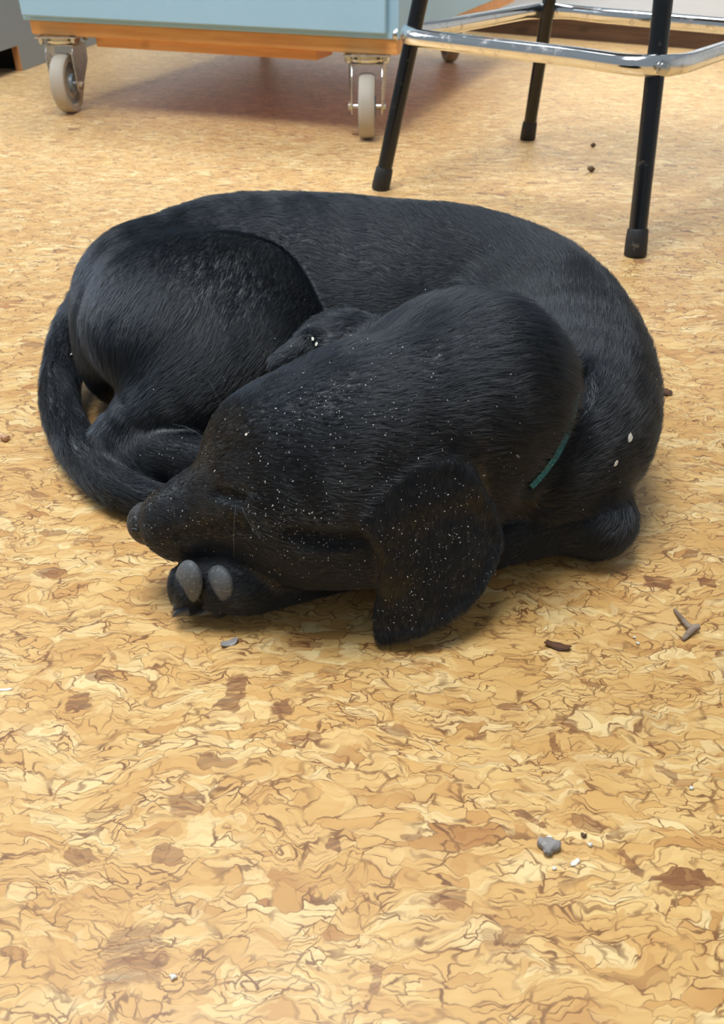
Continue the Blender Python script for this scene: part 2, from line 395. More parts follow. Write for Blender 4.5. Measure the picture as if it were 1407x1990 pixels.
# ring: square with round corners outside the legs, flattened at each bolt
RR = 0.0118
cs = [leg_at(F, ZR) for F in (feet[0], feet[2], feet[3], feet[1])]
cs = [c + Vector((c.x, c.y, 0)).normalized() * 0.022 for c in cs]
rc = 0.050; path = []
for i in range(4):
    p0, p1, p2 = cs[i - 1], cs[i], cs[(i + 1) % 4]
    d0, d1 = (p0 - p1).normalized(), (p2 - p1).normalized()
    out = -(d0 + d1).normalized()
    corner = p1 + out * 0.012
    a, b = corner + d0 * (rc + 0.02), corner + d1 * (rc + 0.02)
    for k in range(13):
        t = k / 12; path.append(a * (1 - t) ** 2 + corner * 2 * t * (1 - t) + b * t ** 2)
    nx = cs[(i + 1) % 4]
    a2 = b; b2 = nx + (p1 - nx).normalized() * (rc + 0.03)
    for k in range(1, 8): path.append(a2.lerp(b2, k / 8))
sq = []
for p in path:
    d = min((p - c).length for c in cs)
    f = max(0.0, 1 - d / 0.045); sq.append((1 - 0.38 * f * f * (3 - 2 * f), 1 + 0.12 * f))
ring = obj('foot_ring', bm_tube(bmesh.new(), path, RR, 28, True, sq), M['chrome'], stool); auto_smooth(ring, 60)
for c in cs:
    n = Vector((c.x, c.y, 0)).normalized()
    q = n.to_track_quat('Z', 'Y').to_matrix().to_4x4()
    bb = bm_lathe(bmesh.new(), [(0.0085, 0.001), (0.0085, 0.0035), (0.0062, 0.0040), (0.0058, 0.0065), (0.0035, 0.0075)], 24, Matrix.Translation(c + n * 0.0005) @ q)
    auto_smooth(obj('ring_bolt', bb, M['zinc'], ring), 30)
st = bm_lathe(bmesh.new(), [(0.150, 0.600), (0.168, 0.603), (0.178, 0.615), (0.180, 0.640), (0.172, 0.658), (0.140, 0.666), (0.02, 0.668)], 56)
auto_smooth(obj('seat', st, M['seat'], stool), 50)
# ------------------------------------------------------------------ the dog: one continuous body surface
VX = 0.0023
G0 = np.array([-0.345, 0.385, -0.012]); G1 = np.array([0.275, 0.955, 0.232])
GN = np.ceil((G1 - G0) / VX).astype(int)
AX = [G0[i] + VX * np.arange(GN[i]) for i in range(3)]
def smin(a, b, k):
    h = np.clip(0.5 + 0.5 * (b - a) / k, 0, 1)
    return b + (a - b) * h - k * h * (1 - h)
def smax(a, b, k): return -smin(-a, -b, k)
FLOWS = []                                            # (kind, geometry, flow direction, hair length) for the coat
class Field:
    def __init__(s): s.d = np.full(GN, 0.35, np.float32)
    def put(s, fn, lo, hi, k, pad=0.05, sub=False):
        i0 = np.clip(((lo - pad - G0) / VX).astype(int), 0, GN - 1); i1 = np.clip(((hi + pad - G0) / VX).astype(int) + 1, 1, GN)
        sl_ = tuple(slice(a, b) for a, b in zip(i0, i1))
        X, Y, Z = np.meshgrid(*[AX[i][sl_[i]].astype(np.float32) for i in range(3)], indexing='ij')
        d = fn(X, Y, Z)
        s.d[sl_] = smax(s.d[sl_], -d, k) if sub else smin(s.d[sl_], d, k)
    def chain(s, pts, k=0.015, hair=0.011):
        """pts: (px, py, z, r) round cones end to end; the coat runs from the first point to the last."""
        Q = [np.append(W(p[0], p[1], p[2]), p[3]) for p in pts]; P = []
        for i in range(len(Q) - 1):                   # rounded through the joints
            q0, q1, q2, q3 = Q[max(i - 1, 0)], Q[i], Q[i + 1], Q[min(i + 2, len(Q) - 1)]
            for t in (0, 1/3, 2/3): P.append(0.5 * (2*q1 + (q2 - q0)*t + (2*q0 - 5*q1 + 4*q2 - q3)*t*t + (3*q1 - q0 - 3*q2 + q3)*t**3))
        P.append(Q[-1]); P = [(q[:3], float(q[3])) for q in P]
        fns = []
        for (a, ra), (b, rb) in zip(P, P[1:]):
            ab = b - a; L2 = float(ab @ ab)
            def fn(X, Y, Z, a=a, ab=ab, L2=L2, ra=ra, rb=rb):
                t = np.clip(((X - a[0]) * ab[0] + (Y - a[1]) * ab[1] + (Z - a[2]) * ab[2]) / L2, 0, 1)
                return np.sqrt((X - a[0] - t * ab[0]) ** 2 + (Y - a[1] - t * ab[1]) ** 2 + (Z - a[2] - t * ab[2]) ** 2) - (ra + (rb - ra) * t)
            fns.append(fn); FLOWS.append((fn, ab / math.sqrt(L2), hair))
        def whole(X, Y, Z):
            d = fns[0](X, Y, Z)
            for f in fns[1:]: d = np.minimum(d, f(X, Y, Z))
            return d
        pt = np.array([p[0] for p in P]); r = max(p[1] for p in P)
        s.put(whole, pt.min(0) - r, pt.max(0) + r, k)
    def ell(s, c, ax, up, r, k=0.015, flow=None, hair=0.011, sub=False):
        """ellipsoid at pixel/height c; ax = long axis, up = flattened axis (world), r = radii along ax, side, up."""
        c = W(*c); x = np.array(ax, float); x /= np.linalg.norm(x)
        u = np.array(up, float); u -= x * (u @ x); u /= np.linalg.norm(u); y = np.cross(u, x)
        R = np.stack([x, y, u])
        def fn(X, Y, Z):
            q = [R[i, 0] * (X - c[0]) + R[i, 1] * (Y - c[1]) + R[i, 2] * (Z - c[2]) for i in range(3)]
            k0 = np.sqrt(sum((q[i] / r[i]) ** 2 for i in range(3))); k1 = np.sqrt(sum((q[i] / r[i] ** 2) ** 2 for i in range(3)))
            return k0 * (k0 - 1) / np.maximum(k1, 1e-6)
        e = np.sqrt(sum((R[i] * r[i]) ** 2 for i in range(3)))
        s.put(fn, c - e, c + e, k, sub=sub)
        if not sub: FLOWS.append((fn, np.array(flow if flow is not None else ax, float), hair))
    def join(s, o, k): s.d = smin(s.d, o.d, k).astype(np.float32)

UPV = (0, -0.55, 0.83)
# trunk: withers -> rump (coat lies towards the tail)
trunk = Field()
trunk.chain([(1045, 885, .062, .062), (1080, 832, .072, .072), (1070, 748, .082, .081), (1003, 656, .087, .088), (885, 598, .085, .089),
             (760, 575, .083, .087), (600, 560, .082, .088), (450, 560, .081, .086), (330, 602, .073, .082)], 0.03, 0.011)
trunk.ell((256, 692, .056), (0, .3, -1), UPV, (.049, .047, .046), 0.03, flow=(-.3, -.5, -.8))
trunk.ell((760, 640, .070), (1, 0, 0), UPV, (.10, .07, .06), 0.03, flow=(-1, .1, 0))
# thigh and lower hind leg
thigh = Field()
thigh.ell((380, 622, .104), (1, -.05, 0), UPV, (.093, .083, .050), 0.02, flow=(-.35, -.75, -.4))
thigh.ell((488, 588, .108), (1, 0, 0), UPV, (.051, .053, .042), 0.025, flow=(-.5, -.75, -.3))
thigh.ell((280, 592, .086), (1, 0, 0), UPV, (.058, .064, .050), 0.03, flow=(-.3, -.8, -.4))
thigh.chain([(540, 660, .088, .044), (420, 745, .068, .041), (315, 808, .048, .036), (236, 858, .029, .0255)], 0.02, 0.010)
foot = Field()
foot.chain([(234, 862, .028, .0245), (330, 890, .030, .0255), (430, 910, .029, .025), (520, 960, .027, .024)], 0.012, 0.007)
# tail
tail = Field()
tail.chain([(285, 605, .078, .030), (205, 592, .062, .030), (150, 640, .045, .023), (122, 715, .032, .0185), (118, 790, .024, .0178), (150, 868, .020, .0180),
            (208, 935, .018, .0168), (280, 968, .017, .0145), (370, 985, .016, .012), (430, 985, .015, .009)], 0.008, 0.012)
# head
head = Field()
head.chain([(299, 1016, .057, .0152), (330, 1010, .062, .0215), (400, 985, .070, .0285), (470, 962, .080, .034)], 0.012, 0.0035)
head.ell((640, 880, .105), (.95, .15, .30), UPV, (.076, .062, .060), 0.02, flow=(1, .1, .1), hair=.008)
head.ell((486, 835, .113), (.8, .2, .5), UPV, (.030, .022, .022), 0.02, flow=(.7, .3, .5), hair=.005)
head.ell((622, 978, .080), (1, 0, .1), UPV, (.058, .046, .044), 0.022, flow=(1, -.1, -.2), hair=.007)
head.chain([(346, 1048, .045, .0150), (440, 1052, .045, .0185), (560, 1076, .046, .022), (700, 1080, .052, .022), (760, 1060, .056, .024)], 0.014, 0.005)
# far ear folded against the head, and its tip
head.ell((662, 652, .150), (1, .1, .1), (0, -.3, 1), (.030, .024, .0135), 0.006, flow=(-.8, .2, -.3), hair=.006)
head.chain([(600, 672, .148, .012), (545, 705, .140, .0085)], 0.008, 0.006)
# neck
head.chain([(740, 835, .113, .058), (880, 800, .118, .060), (965, 795, .100, .053), (1030, 840, .070, .046)], 0.022, 0.013)
neck = Field()
neck.ell((855, 722, .128), (1, .1, 0), UPV, (.055, .050, .046), 0.02, flow=(1, .2, -.1), hair=.013)
neck.ell((928, 765, .126), (1, .1, -.1), UPV, (.066, .067, .062), 0.02, flow=(1, .2, -.2), hair=.018)
neck.chain([(840, 925, .080, .045), (935, 900, .078, .043), (985, 890, .066, .040)], 0.02, 0.012)
# right foreleg: shoulder, elbow, forearm, paw
arm = Field()
arm.chain([(1110, 900, .055, .036), (1158, 1006, .029, .0270)], 0.02, 0.010)
arm.chain([(1156, 1010, .028, .0272), (1060, 1018, .027, .0235), (900, 1060, .025, .0215), (700, 1086, .024, .0205), (560, 1118, .023, .0205),
           (485, 1130, .026, .0225), (440, 1128, .027, .0205), (390, 1122, .028, .015)], 0.012, 0.007)
for (tx, ty, tz) in ((373, 1143, .0225), (432, 1147, .0225)):
    arm.ell((tx, ty, tz), (-.15, -.35, 1), (1, -.3, 0), (.0205, .0175, .0108), 0.003, flow=(-.5, -.5, -.6), hair=.004)
arm.ell((355, 1138, .0215), (-.1, -.2, 1), (1, -.3, 0), (.0185, .015, .008), 0.003, flow=(-.5, -.5, -.6), hair=.004)

body = Field(); body.d = trunk.d
body.join(arm, 0.010); body.join(thigh, (0.007 + 0.025 * np.clip((-0.08 - AX[0]) / 0.09, 0, 1))[:, None, None]); body.join(foot, 0.006); body.join(tail, 0.010)
head.join(neck, 0.016)
body.join(head, 0.004)
# closed eye and mouth line as shallow creases
D = body.d
def sample(p):
    q = (np.asarray(p) - G0) / VX; i = np.clip(q.astype(int), 0, GN - 2); f = q - i
    c = D[i[0]:i[0]+2, i[1]:i[1]+2, i[2]:i[2]+2]
    c = c[0] * (1 - f[0]) + c[1] * f[0]; c = c[0] * (1 - f[1]) + c[1] * f[1]; return float(c[0] * (1 - f[2]) + c[1] * f[2])
CAMP = np.array([0, 0, CAM_H])
def surf(px, py, lift=0.0, far=1.2):
    """first point of the dog met from the lens through (px, py), or None"""
    d = W(px, py, 0) - CAMP; d /= np.linalg.norm(d); t = 0.30
    while t < far:
        p = CAMP + d * t
        if (p >= G0).all() and (p < G1 - 2 * VX).all():
            s = sample(p) - lift
            if s < 0.0004: return p
            t += max(s * 0.7, 0.0006)
        else: t += 0.003
    return None
def surf_chain(pix, r, k):
    pix = [(a[0] * (1 - t) + b[0] * t, a[1] * (1 - t) + b[1] * t) for a, b in zip(pix, pix[1:]) for t in (0, .25, .5, .75)] + [pix[-1]]
    P = [surf(*p) for p in pix]
    for _ in range(12): P = [P[0]] + [(P[i-1] + 2 * P[i] + P[i+1]) / 4 for i in range(1, len(P) - 1)] + [P[-1]]
    for a, b in zip(P, P[1:]):
        ab = b - a; L2 = float(ab @ ab)
        def fn(X, Y, Z):
            t = np.clip(((X - a[0]) * ab[0] + (Y - a[1]) * ab[1] + (Z - a[2]) * ab[2]) / L2, 0, 1)
            return np.sqrt((X - a[0] - t * ab[0]) ** 2 + (Y - a[1] - t * ab[1]) ** 2 + (Z - a[2] - t * ab[2]) ** 2) - r
        body.put(fn, np.minimum(a, b) - r, np.maximum(a, b) + r, k, sub=True)
surf_chain([(415, 958), (440, 966), (470, 968)], 0.0028, 0.004)

# folds: the ruff of the neck over the shoulder, the flank in front of the stifle, cheek and brow
surf_chain([(1128, 735), (1124, 800), (1106, 850), (1072, 910), (1030, 950)], 0.0060, 0.010)
surf_chain([(560, 1040), (640, 1062), (710, 1050)], 0.003, 0.008)
surf_chain([(470, 1020), (400, 1045), (345, 1048)], 0.0020, 0.006)
# near ear: a leather flap hung from the side of the head, draped over the neck and down to the boards
EAR = [(700, 1000), (712, 1030), (733, 1068), (741, 1110), (738, 1150), (727, 1200), (733, 1248), (765, 1246), (815, 1236), (862, 1214), (905, 1186),
       (940, 1148), (964, 1104), (979, 1058), (973, 1020), (958, 980), (938, 945), (912, 908), (880, 888), (830, 892), (770, 922), (722, 965)]
EZ = [(700, 1000, .082), (733, 1068, .062), (741, 1110, .050), (738, 1150, .036), (727, 1200, .020), (733, 1246, .006), (815, 1234, .009), (905, 1186, .024),
      (979, 1058, .052), (958, 980, .083), (912, 908, .112), (830, 892, .122), (770, 922, .112), (840, 1080, .064), (830, 1160, .038), (900, 1100, .052), (780, 1120, .052), (850, 1000, .095)]
ecx, ecy = sum(p[0] for p in EAR) / len(EAR), sum(p[1] for p in EAR) / len(EAR)
EAR = [(x + 9 * (ecx - x) / math.hypot(ecx - x, ecy - y), y + 9 * (ecy - y) / math.hypot(ecx - x, ecy - y)) for x, y in EAR]
def inside(x, y):
    c = False
    for (x1, y1), (x2, y2) in zip(EAR, EAR[1:] + EAR[:1]):
        if (y1 > y) != (y2 > y) and x < (x2 - x1) * (y - y1) / (y2 - y1) + x1: c = not c
    return c
_q = np.array([(a / 1000, b / 1000) for a, b, _ in EZ]); _b = lambda x, y: np.stack([np.ones_like(x), x, y, x * x, x * y, y * y], -1)
_c = np.linalg.lstsq(_b(_q[:, 0], _q[:, 1]), np.array([z for _, _, z in EZ]), rcond=None)[0]
def ear_z(x, y): return max(0.0055, float(_b(np.float64(x / 1000), np.float64(y / 1000)) @ _c))
ROOT = [(690, 1000), (722, 965), (770, 922), (830, 892), (880, 888)]
def root_w(x, y):
    best = 1e9
    for (x1, y1), (x2, y2) in zip(ROOT, ROOT[1:]):
        t = min(1, max(0, ((x - x1) * (x2 - x1) + (y - y1) * (y2 - y1)) / ((x2 - x1) ** 2 + (y2 - y1) ** 2)))
        best = min(best, math.hypot(x1 + t * (x2 - x1) - x, y1 + t * (y2 - y1) - y))
    t = min(1.0, best / 85); return t * t * (3 - 2 * t)
STEP = 6
gx = np.arange(690, 996, STEP); gy = np.arange(876, 1260, STEP)
ept = {}
for i, x in enumerate(gx):
    for j, y in enumerate(gy):
        # pull grid points just outside onto the outline's inside by testing a small neighbourhood
        if inside(x, y):
            bx, by = float(x), float(y)
            if not all(inside(x + a, y + b) for a, b in ((STEP, 0), (-STEP, 0), (0, STEP), (0, -STEP))):
                best = 1e9                             # rim points sit on the outline itself
                for (x1, y1), (x2, y2) in zip(EAR, EAR[1:] + EAR[:1]):
                    t = min(1, max(0, ((x - x1) * (x2 - x1) + (y - y1) * (y2 - y1)) / ((x2 - x1) ** 2 + (y2 - y1) ** 2)))
                    qx, qy = x1 + t * (x2 - x1), y1 + t * (y2 - y1); dq = (qx - x) ** 2 + (qy - y) ** 2
                    if dq < best: best = dq; bx, by = qx, qy
            p = W(bx, by, ear_z(bx, by)); wr = root_w(bx, by)
            h0 = surf(bx, by)
            if wr < 1 and h0 is not None: p = p * wr + h0 * (1 - wr)
            d = CAMP - p; d /= np.linalg.norm(d); n = 0
            while sample(p) < -0.003 + 0.0078 * wr and n < 60: p = p + d * 0.0015; n += 1
            ept[i, j] = p
for _ in range(10):                                    # relax the drape
    new = {}
    for (i, j), p in ept.items():
        nb = [ept[q] for q in ((i+1,j),(i-1,j),(i,j+1),(i,j-1)) if q in ept]
        m = sum(nb) / max(len(nb), 1); d = CAMP - p; d /= np.linalg.norm(d); new[i, j] = p + d * float((m - p) @ d) * 0.6
    ept = new
eidx = {k: n for n, k in enumerate(ept)}
ev = [Vector(p) for p in ept.values()]; ef = []
for (i, j) in ept:
    q = [(i, j), (i+1, j), (i+1, j+1), (i, j+1)]
    if all(c in eidx for c in q): ef.append([eidx[c] for c in q])
    else:
        for tri in ((0,1,2),(0,2,3),(0,1,3),(1,2,3)):
            if all(q[c] in eidx for c in tri): ef.append([eidx[q[c]] for c in tri]); break
ebvh = BVHTree.FromPolygons(ev, ef)
ea = np.array([list(p) for p in ev]); lo, hi = ea.min(0), ea.max(0)
i0 = np.clip(((lo - .012 - G0) / VX).astype(int), 0, GN - 1); i1 = np.clip(((hi + .012 - G0) / VX).astype(int) + 1, 1, GN)
ed = np.full(tuple(i1 - i0), 0.02, np.float32)
for i in range(i0[0], i1[0]):
    for j in range(i0[1], i1[1]):
        for k in range(i0[2], i1[2]):
            r = ebvh.find_nearest((AX[0][i], AX[1][j], AX[2][k]), 0.014)
            if r[3] is not None: ed[i - i0[0], j - i0[1], k - i0[2]] = r[3]
ed -= 0.0042
s_ = tuple(slice(a, b) for a, b in zip(i0, i1))
body.d[s_] = smin(body.d[s_], ed, 0.008)
EARBOX = (lo, hi)

# rest on the boards, and leave room for the coat
Zg = AX[2][None, None, :].astype(np.float32)
D = body.d = np.maximum(body.d + 0.0012, 0.0012 - Zg)

def surface_nets(d):
    ins = d < 0; nx, ny, nz = d.shape
    acc = np.zeros((nx-1, ny-1, nz-1, 3), np.float32); cnt = np.zeros((nx-1, ny-1, nz-1), np.float32)
    idx = [(a, b, c) for a in (0, 1) for b in (0, 1) for c in (0, 1)]
    cs_ = lambda o: tuple(slice(o[i], d.shape[i] - 1 + o[i]) for i in range(3))
    for a in idx:
        for ax in range(3):
            if a[ax] == 0:
                b = list(a); b[ax] = 1
                da, db = d[cs_(a)], d[cs_(b)]; cr = (da < 0) != (db < 0)
                t = np.where(cr, da / np.where(cr, da - db, 1), 0)
                for q in range(3):
                    acc[..., q] += np.where(cr, a[q] + (t if q == ax else 0), 0)
                cnt += cr
    act = cnt > 0; ids = np.full(act.shape, -1, np.int64); n = int(act.sum()); ids[act] = np.arange(n)
    ijk = np.argwhere(act)
    V = G0 + VX * (ijk + acc[act] / cnt[act][:, None])
    F = []
    for ax in range(3):
        u, v = (ax + 1) % 3, (ax + 2) % 3
        s0 = [slice(None)] * 3; s1 = [slice(None)] * 3; s0[ax] = slice(0, -1); s1[ax] = slice(1, None)
        cr = ins[tuple(s0)] != ins[tuple(s1)]
        e = np.argwhere(cr); ok = (e[:, u] > 0) & (e[:, v] > 0) & (e[:, u] < act.shape[u]) & (e[:, v] < act.shape[v]) & (e[:, ax] < act.shape[ax])
        e = e[ok]; flip = ins[tuple(s0)][tuple(e.T)]
        def g(du, dv):
            q = e.copy(); q[:, u] -= du; q[:, v] -= dv; return ids[tuple(q.T)]
        qd = np.stack([g(1, 1), g(0, 1), g(0, 0), g(1, 0)], 1); qd[~flip] = qd[~flip][:, ::-1]
        F.append(qd)
    return V, np.concatenate(F)
V, F = surface_nets(D)
F = F[(F >= 0).all(1)]
def smooth(V, F, it):
    for _ in range(it):
        for lam in (0.5, -0.52):
            s = np.zeros_like(V); c = np.zeros(len(V))
            for a, b in ((0, 1), (1, 2), (2, 3), (3, 0)):
                np.add.at(s, F[:, a], V[F[:, b]]); np.add.at(c, F[:, a], 1); np.add.at(s, F[:, b], V[F[:, a]]); np.add.at(c, F[:, b], 1)
            V = V + lam * (s / np.maximum(c, 1)[:, None] - V)
    return V
V = smooth(V, F, 4); V[:, 2] = np.maximum(V[:, 2], 0.0012)
me = bpy.data.meshes.new('dog')
me.from_pydata(V.tolist(), [], F.tolist()); me.update()
# coat direction and length for every point of the skin
wsum = np.zeros(len(V)); fl_ = np.zeros((len(V), 3)); ln = np.zeros(len(V))
Xv, Yv, Zv = (V[:, i].astype(np.float64) for i in range(3))
for fn, fdir, hl in FLOWS:
    dd = fn(Xv, Yv, Zv); w_ = np.exp(-np.maximum(dd + 0.004, 0) / 0.006) + 1e-12
    wsum += w_; fl_ += w_[:, None] * (fdir / np.linalg.norm(fdir)); ln += w_ * hl
fl_ /= wsum[:, None]; ln /= wsum
inear = np.array([ebvh.find_nearest(Vector(p), 0.005)[3] is not None if (p > EARBOX[0] - .005).all() and (p < EARBOX[1] + .005).all() else False for p in V])
fl_[inear] = (-.15, -.45, -.85); ln[inear] = 0.0055
nrm = np.zeros(len(V) * 3); me.vertices.foreach_get('normal', nrm); nrm = nrm.reshape(-1, 3)
fl_ += 0.15 * np.array([0, 0, -1.0])
fl_ -= nrm * (fl_ * nrm).sum(1)[:, None]; fl_ /= np.maximum(np.linalg.norm(fl_, axis=1), 1e-5)[:, None]
dens = np.where(V[:, 2] < 0.004, 0.0, 1.0)
NOSE = W(293, 1015, .0575)
dens[((V - NOSE) ** 2).sum(1) < 0.0160 ** 2] = 0
a_ = me.attributes.new('flow', 'FLOAT_VECTOR', 'POINT'); a_.data.foreach_set('vector', fl_.astype(np.float32).ravel())
a_ = me.attributes.new('fur_len', 'FLOAT', 'POINT'); a_.data.foreach_set('value', ln.astype(np.float32))
a_ = me.attributes.new('fur_density', 'FLOAT', 'POINT'); a_.data.foreach_set('value', dens.astype(np.float32))
mk = NT('dog_skin'); mk.base((0.010, 0.0105, 0.012, 1)); mk.set(Roughness=0.5)
M['skin'] = mk.m
dog = link('dog', me, M['skin'])
tag(dog, 'black short haired puppy curled up asleep with its chin on its paw', 'dog')
#FUR#
FUR_ON = True
def fur_material():
    m = bpy.data.materials.new('black_coat'); m.use_nodes = True; t = m.node_tree
    for n in list(t.nodes): t.nodes.remove(n)
    o = t.nodes.new('ShaderNodeOutputMaterial'); h = t.nodes.new('ShaderNodeBsdfHairPrincipled')
    h.model = 'CHIANG'; h.parametrization = 'COLOR'
    h.inputs['Color'].default_value = (0.0020, 0.0028, 0.0045, 1)
    h.inputs['Roughness'].default_value = 0.24; h.inputs['Radial Roughness'].default_value = 0.35
    h.inputs['Random Roughness'].default_value = 0.2
    t.links.new(h.outputs[0], o.inputs[0]); return m
M['coat'] = fur_material()
def add_fur(n_str, mat):
    """lay n_str short hairs over the skin along its flow; one object, a part of the dog"""
    T = np.concatenate([F[:, [0, 1, 2]], F[:, [0, 2, 3]]])
    A = 0.5 * np.linalg.norm(np.cross(V[T[:, 1]] - V[T[:, 0]], V[T[:, 2]] - V[T[:, 0]]), axis=1)
    A = A * dens[T].mean(1) * (0.008 / np.maximum(ln[T].mean(1), 0.0035)) ** 0.8
    ti = RNG.choice(len(T), n_str, p=A / A.sum()); t3 = T[ti]
    r1, r2 = np.sqrt(RNG.random(n_str)), RNG.random(n_str); bc = np.stack([1 - r1, r1 * (1 - r2), r1 * r2], 1)
    mixv = lambda q: (q[t3] * bc[..., None]).sum(1) if q.ndim == 2 else (q[t3] * bc).sum(1)
    root, n, f, L = mixv(V), mixv(nrm), mixv(fl_), mixv(ln)
    n /= np.linalg.norm(n, axis=1)[:, None]
    drift = np.zeros_like(root)                        # the coat parts into locks
    for sc_, am in ((30, .20), (80, .16), (240, .12)):
        for _ in range(5):
            k = RNG.normal(size=3) * sc_; drift += am * 0.45 * np.sin(root @ k + RNG.random() * 6.28)[:, None] * RNG.normal(size=3)
    f = f + drift + RNG.normal(size=f.shape) * 0.10
    f -= n * (f * n).sum(1)[:, None]; f /= np.linalg.norm(f, axis=1)[:, None]
    L = L * RNG.uniform(0.6, 1.2, n_str); lift = RNG.uniform(0.10, 0.26, n_str)
    K = 5; P = np.zeros((n_str, K, 3), np.float32)
    for i in range(K):
        t = i / (K - 1); P[:, i] = root + f * (L * t)[:, None] + n * (L * lift * (1 - (1 - t) ** 2) - 0.0003)[:, None]
    P[:, :, 2] = np.maximum(P[:, :, 2], 0.0006)
    hc = bpy.data.hair_curves.new('coat'); hc.add_curves([K] * n_str)
    hc.attributes['position'].data.foreach_set('vector', P.ravel())
    ra = hc.attributes.get('radius') or hc.attributes.new('radius', 'FLOAT', 'POINT')
    ra.data.foreach_set('value', np.tile(np.linspace(1.0, 0.12, K) * HAIR_R, n_str).astype(np.float32))
    o = bpy.data.objects.new('coat', hc); COL.objects.link(o); hc.materials.append(mat); o.parent = dog
    tag(o, 'short glossy black fur', kind='stuff')
HAIR_R = 0.00017
if FUR_ON: add_fur(420000, M['coat'])

# ------------------------------------------------------------------ pads, claws, nose, collar: parts of the dog
bvh = BVHTree.FromPolygons([Vector(p) for p in V], [list(map(int, f)) for f in F])
def hit(px, py):
    o = Vector(CAMP); d = (Vector(W(px, py, 0)) - o).normalized(); r = bvh.ray_cast(o, d)
    return r[0], r[1]
def matte(name, col, speck, scale, rough=0.7):
    m = NT(name); c = m.obj(); d = m.step(m.noise(c, scale, 5, 0.75), 0.50, 0.70)
    m.base(m.mix(d, col, speck)); m.set(Roughness=rough); m.bump(m.noise(c, scale * 2.5, 3), 0.5, 0.0005); return m.m
M['pad'] = matte('grey_pad', sl(92, 95, 98), sl(138, 138, 136), 420)
M['claw'] = painted('horn_claw', sl(52, 60, 70), 0.15, 0.3)
M['nose'] = matte('dusty_nose', sl(26, 27, 30), sl(118, 118, 114), 420, 0.6)
M['collar'] = matte('teal_webbing', sl(52, 120, 122), sl(130, 200, 194), 500, 0.8)
def pad_mesh(center, up, side, r):
    up = Vector(up).normalized(); s = Vector(side); s = (s - up * s.dot(up)).normalized(); t = up.cross(s)
    bm = bmesh.new(); bmesh.ops.create_uvsphere(bm, u_segments=32, v_segments=20, radius=1.0)
    Mx = Matrix((s * r[0], t * r[1], up * r[2])).transposed().to_4x4(); Mx.translation = Vector(center)
    bmesh.ops.transform(bm, matrix=Mx, verts=bm.verts); return bm
for (px, py, z, rr) in ((367, 1131, .0255, (.0068, .0115, .0190)), (427, 1137, .0245, (.0068, .0118, .0162))):
    c = Vector(W(px, py, z)); d = Vector(CAMP) - c; c += d.normalized() * .0140
    obj('toe_pad', pad_mesh(c, (.30, -.20, 1), (-.66, -.72, .2), rr), M['pad'], dog, smooth=True)
def claw(base, tip, r):
    b, t = Vector(base), Vector(tip); mid = (b + t) / 2 + Vector((0, 0, 0.0025))
    pts, rad = [], []
    for k in range(9):
        u = k / 8; pts.append(b * (1 - u) ** 2 + mid * 2 * u * (1 - u) + t * u * u); rad.append(r * (1 - u) ** 0.7 + 0.0003)
    obj('claw', bm_tube(bmesh.new(), pts, rad, 14), M['claw'], dog, smooth=True)
def near(px, py, z, q=.012):
    p = W(px, py, z); d = CAMP - p; return p + d / np.linalg.norm(d) * q
claw(near(428, 1178, .0085), near(386, 1197, .0022), .0052)
claw(near(368, 1182, .0085), near(335, 1199, .0022), .0044)
claw(near(356, 1172, .0105), near(336, 1187, .0060), .0034)

nm = pad_mesh(NOSE + np.array([-.0006, -.0012, .0002]), (.2, .1, 1), (1, -.1, 0), (.0148, .0142, .0152))
nose = obj('nose', nm, M['nose'], dog, smooth=True)
M['hole'] = painted('nostril_skin', (0.004, 0.004, 0.004, 1), 0.1, 0.5)
def on(o, px, py):
    """where the lens ray through (px, py) meets mesh object o"""
    b = BVHTree.FromPolygons([v.co.copy() for v in o.data.vertices], [list(p.vertices) for p in o.data.polygons])
    a = Vector(CAMP); r = b.ray_cast(a, (Vector(W(px, py, 0)) - a).normalized()); return r[0], r[1]
for px, py in ((302, 1052), (262, 1030)):
    c, n = on(nose, px, py)
    if c is not None: obj('nostril', pad_mesh(c, n.cross(Vector((1, 0, 0))), n.cross(Vector((0, 0, 1))), (.0030, .0016, .0016)), M['hole'], nose, smooth=True)
# carpal pad showing under the lip
obj('wrist_pad', pad_mesh(W(490, 1098, .040), (0, -.4, 1), (1, -.15, -.2), (.0120, .0075, .0060)), M['pad'], dog, smooth=True)
# collar: a webbing band under the ruff, showing between the hairs on the shoulder side
cpts = []
for px, py in ((1120, 770), (1115, 805), (1105, 850), (1084, 890), (1056, 922), (1028, 946)):
    p, n = hit(px, py)
    if p is not None: cpts.append((p, n))
def band(name, pn, half, thick, mat, parent):
    P = [p for p, _ in pn]; Nn = [n for _, n in pn]
    for _ in range(3):
        P = [P[0]] + [(P[i-1] + P[i] * 2 + P[i+1]) / 4 for i in range(1, len(P) - 1)] + [P[-1]]
        Nn = [Nn[0]] + [(Nn[i-1] + Nn[i] * 2 + Nn[i+1]).normalized() for i in range(1, len(Nn) - 1)] + [Nn[-1]]
    bm = bmesh.new(); rings = []
    for i, (p, n) in enumerate(zip(P, Nn)):
        t = (P[min(i+1, len(P)-1)] - P[max(i-1, 0)]).normalized(); sd = t.cross(n).normalized()
        q = p + n * 0.0027
        rings.append([bm.verts.new(q + sd * a + n * b) for a, b in ((-half, -thick), (half, -thick), (half, thick), (-half, thick))])
    for a, b in zip(rings, rings[1:]):
        for k in range(4): bm.faces.new((a[k], a[(k+1) % 4], b[(k+1) % 4], b[k]))
    bm.faces.new(rings[0][::-1]); bm.faces.new(rings[-1])
    return obj(name, bm, mat, parent)
tag(band('collar', cpts, .0019, .0009, M['collar'], dog), 'thin teal collar half buried in the fur')
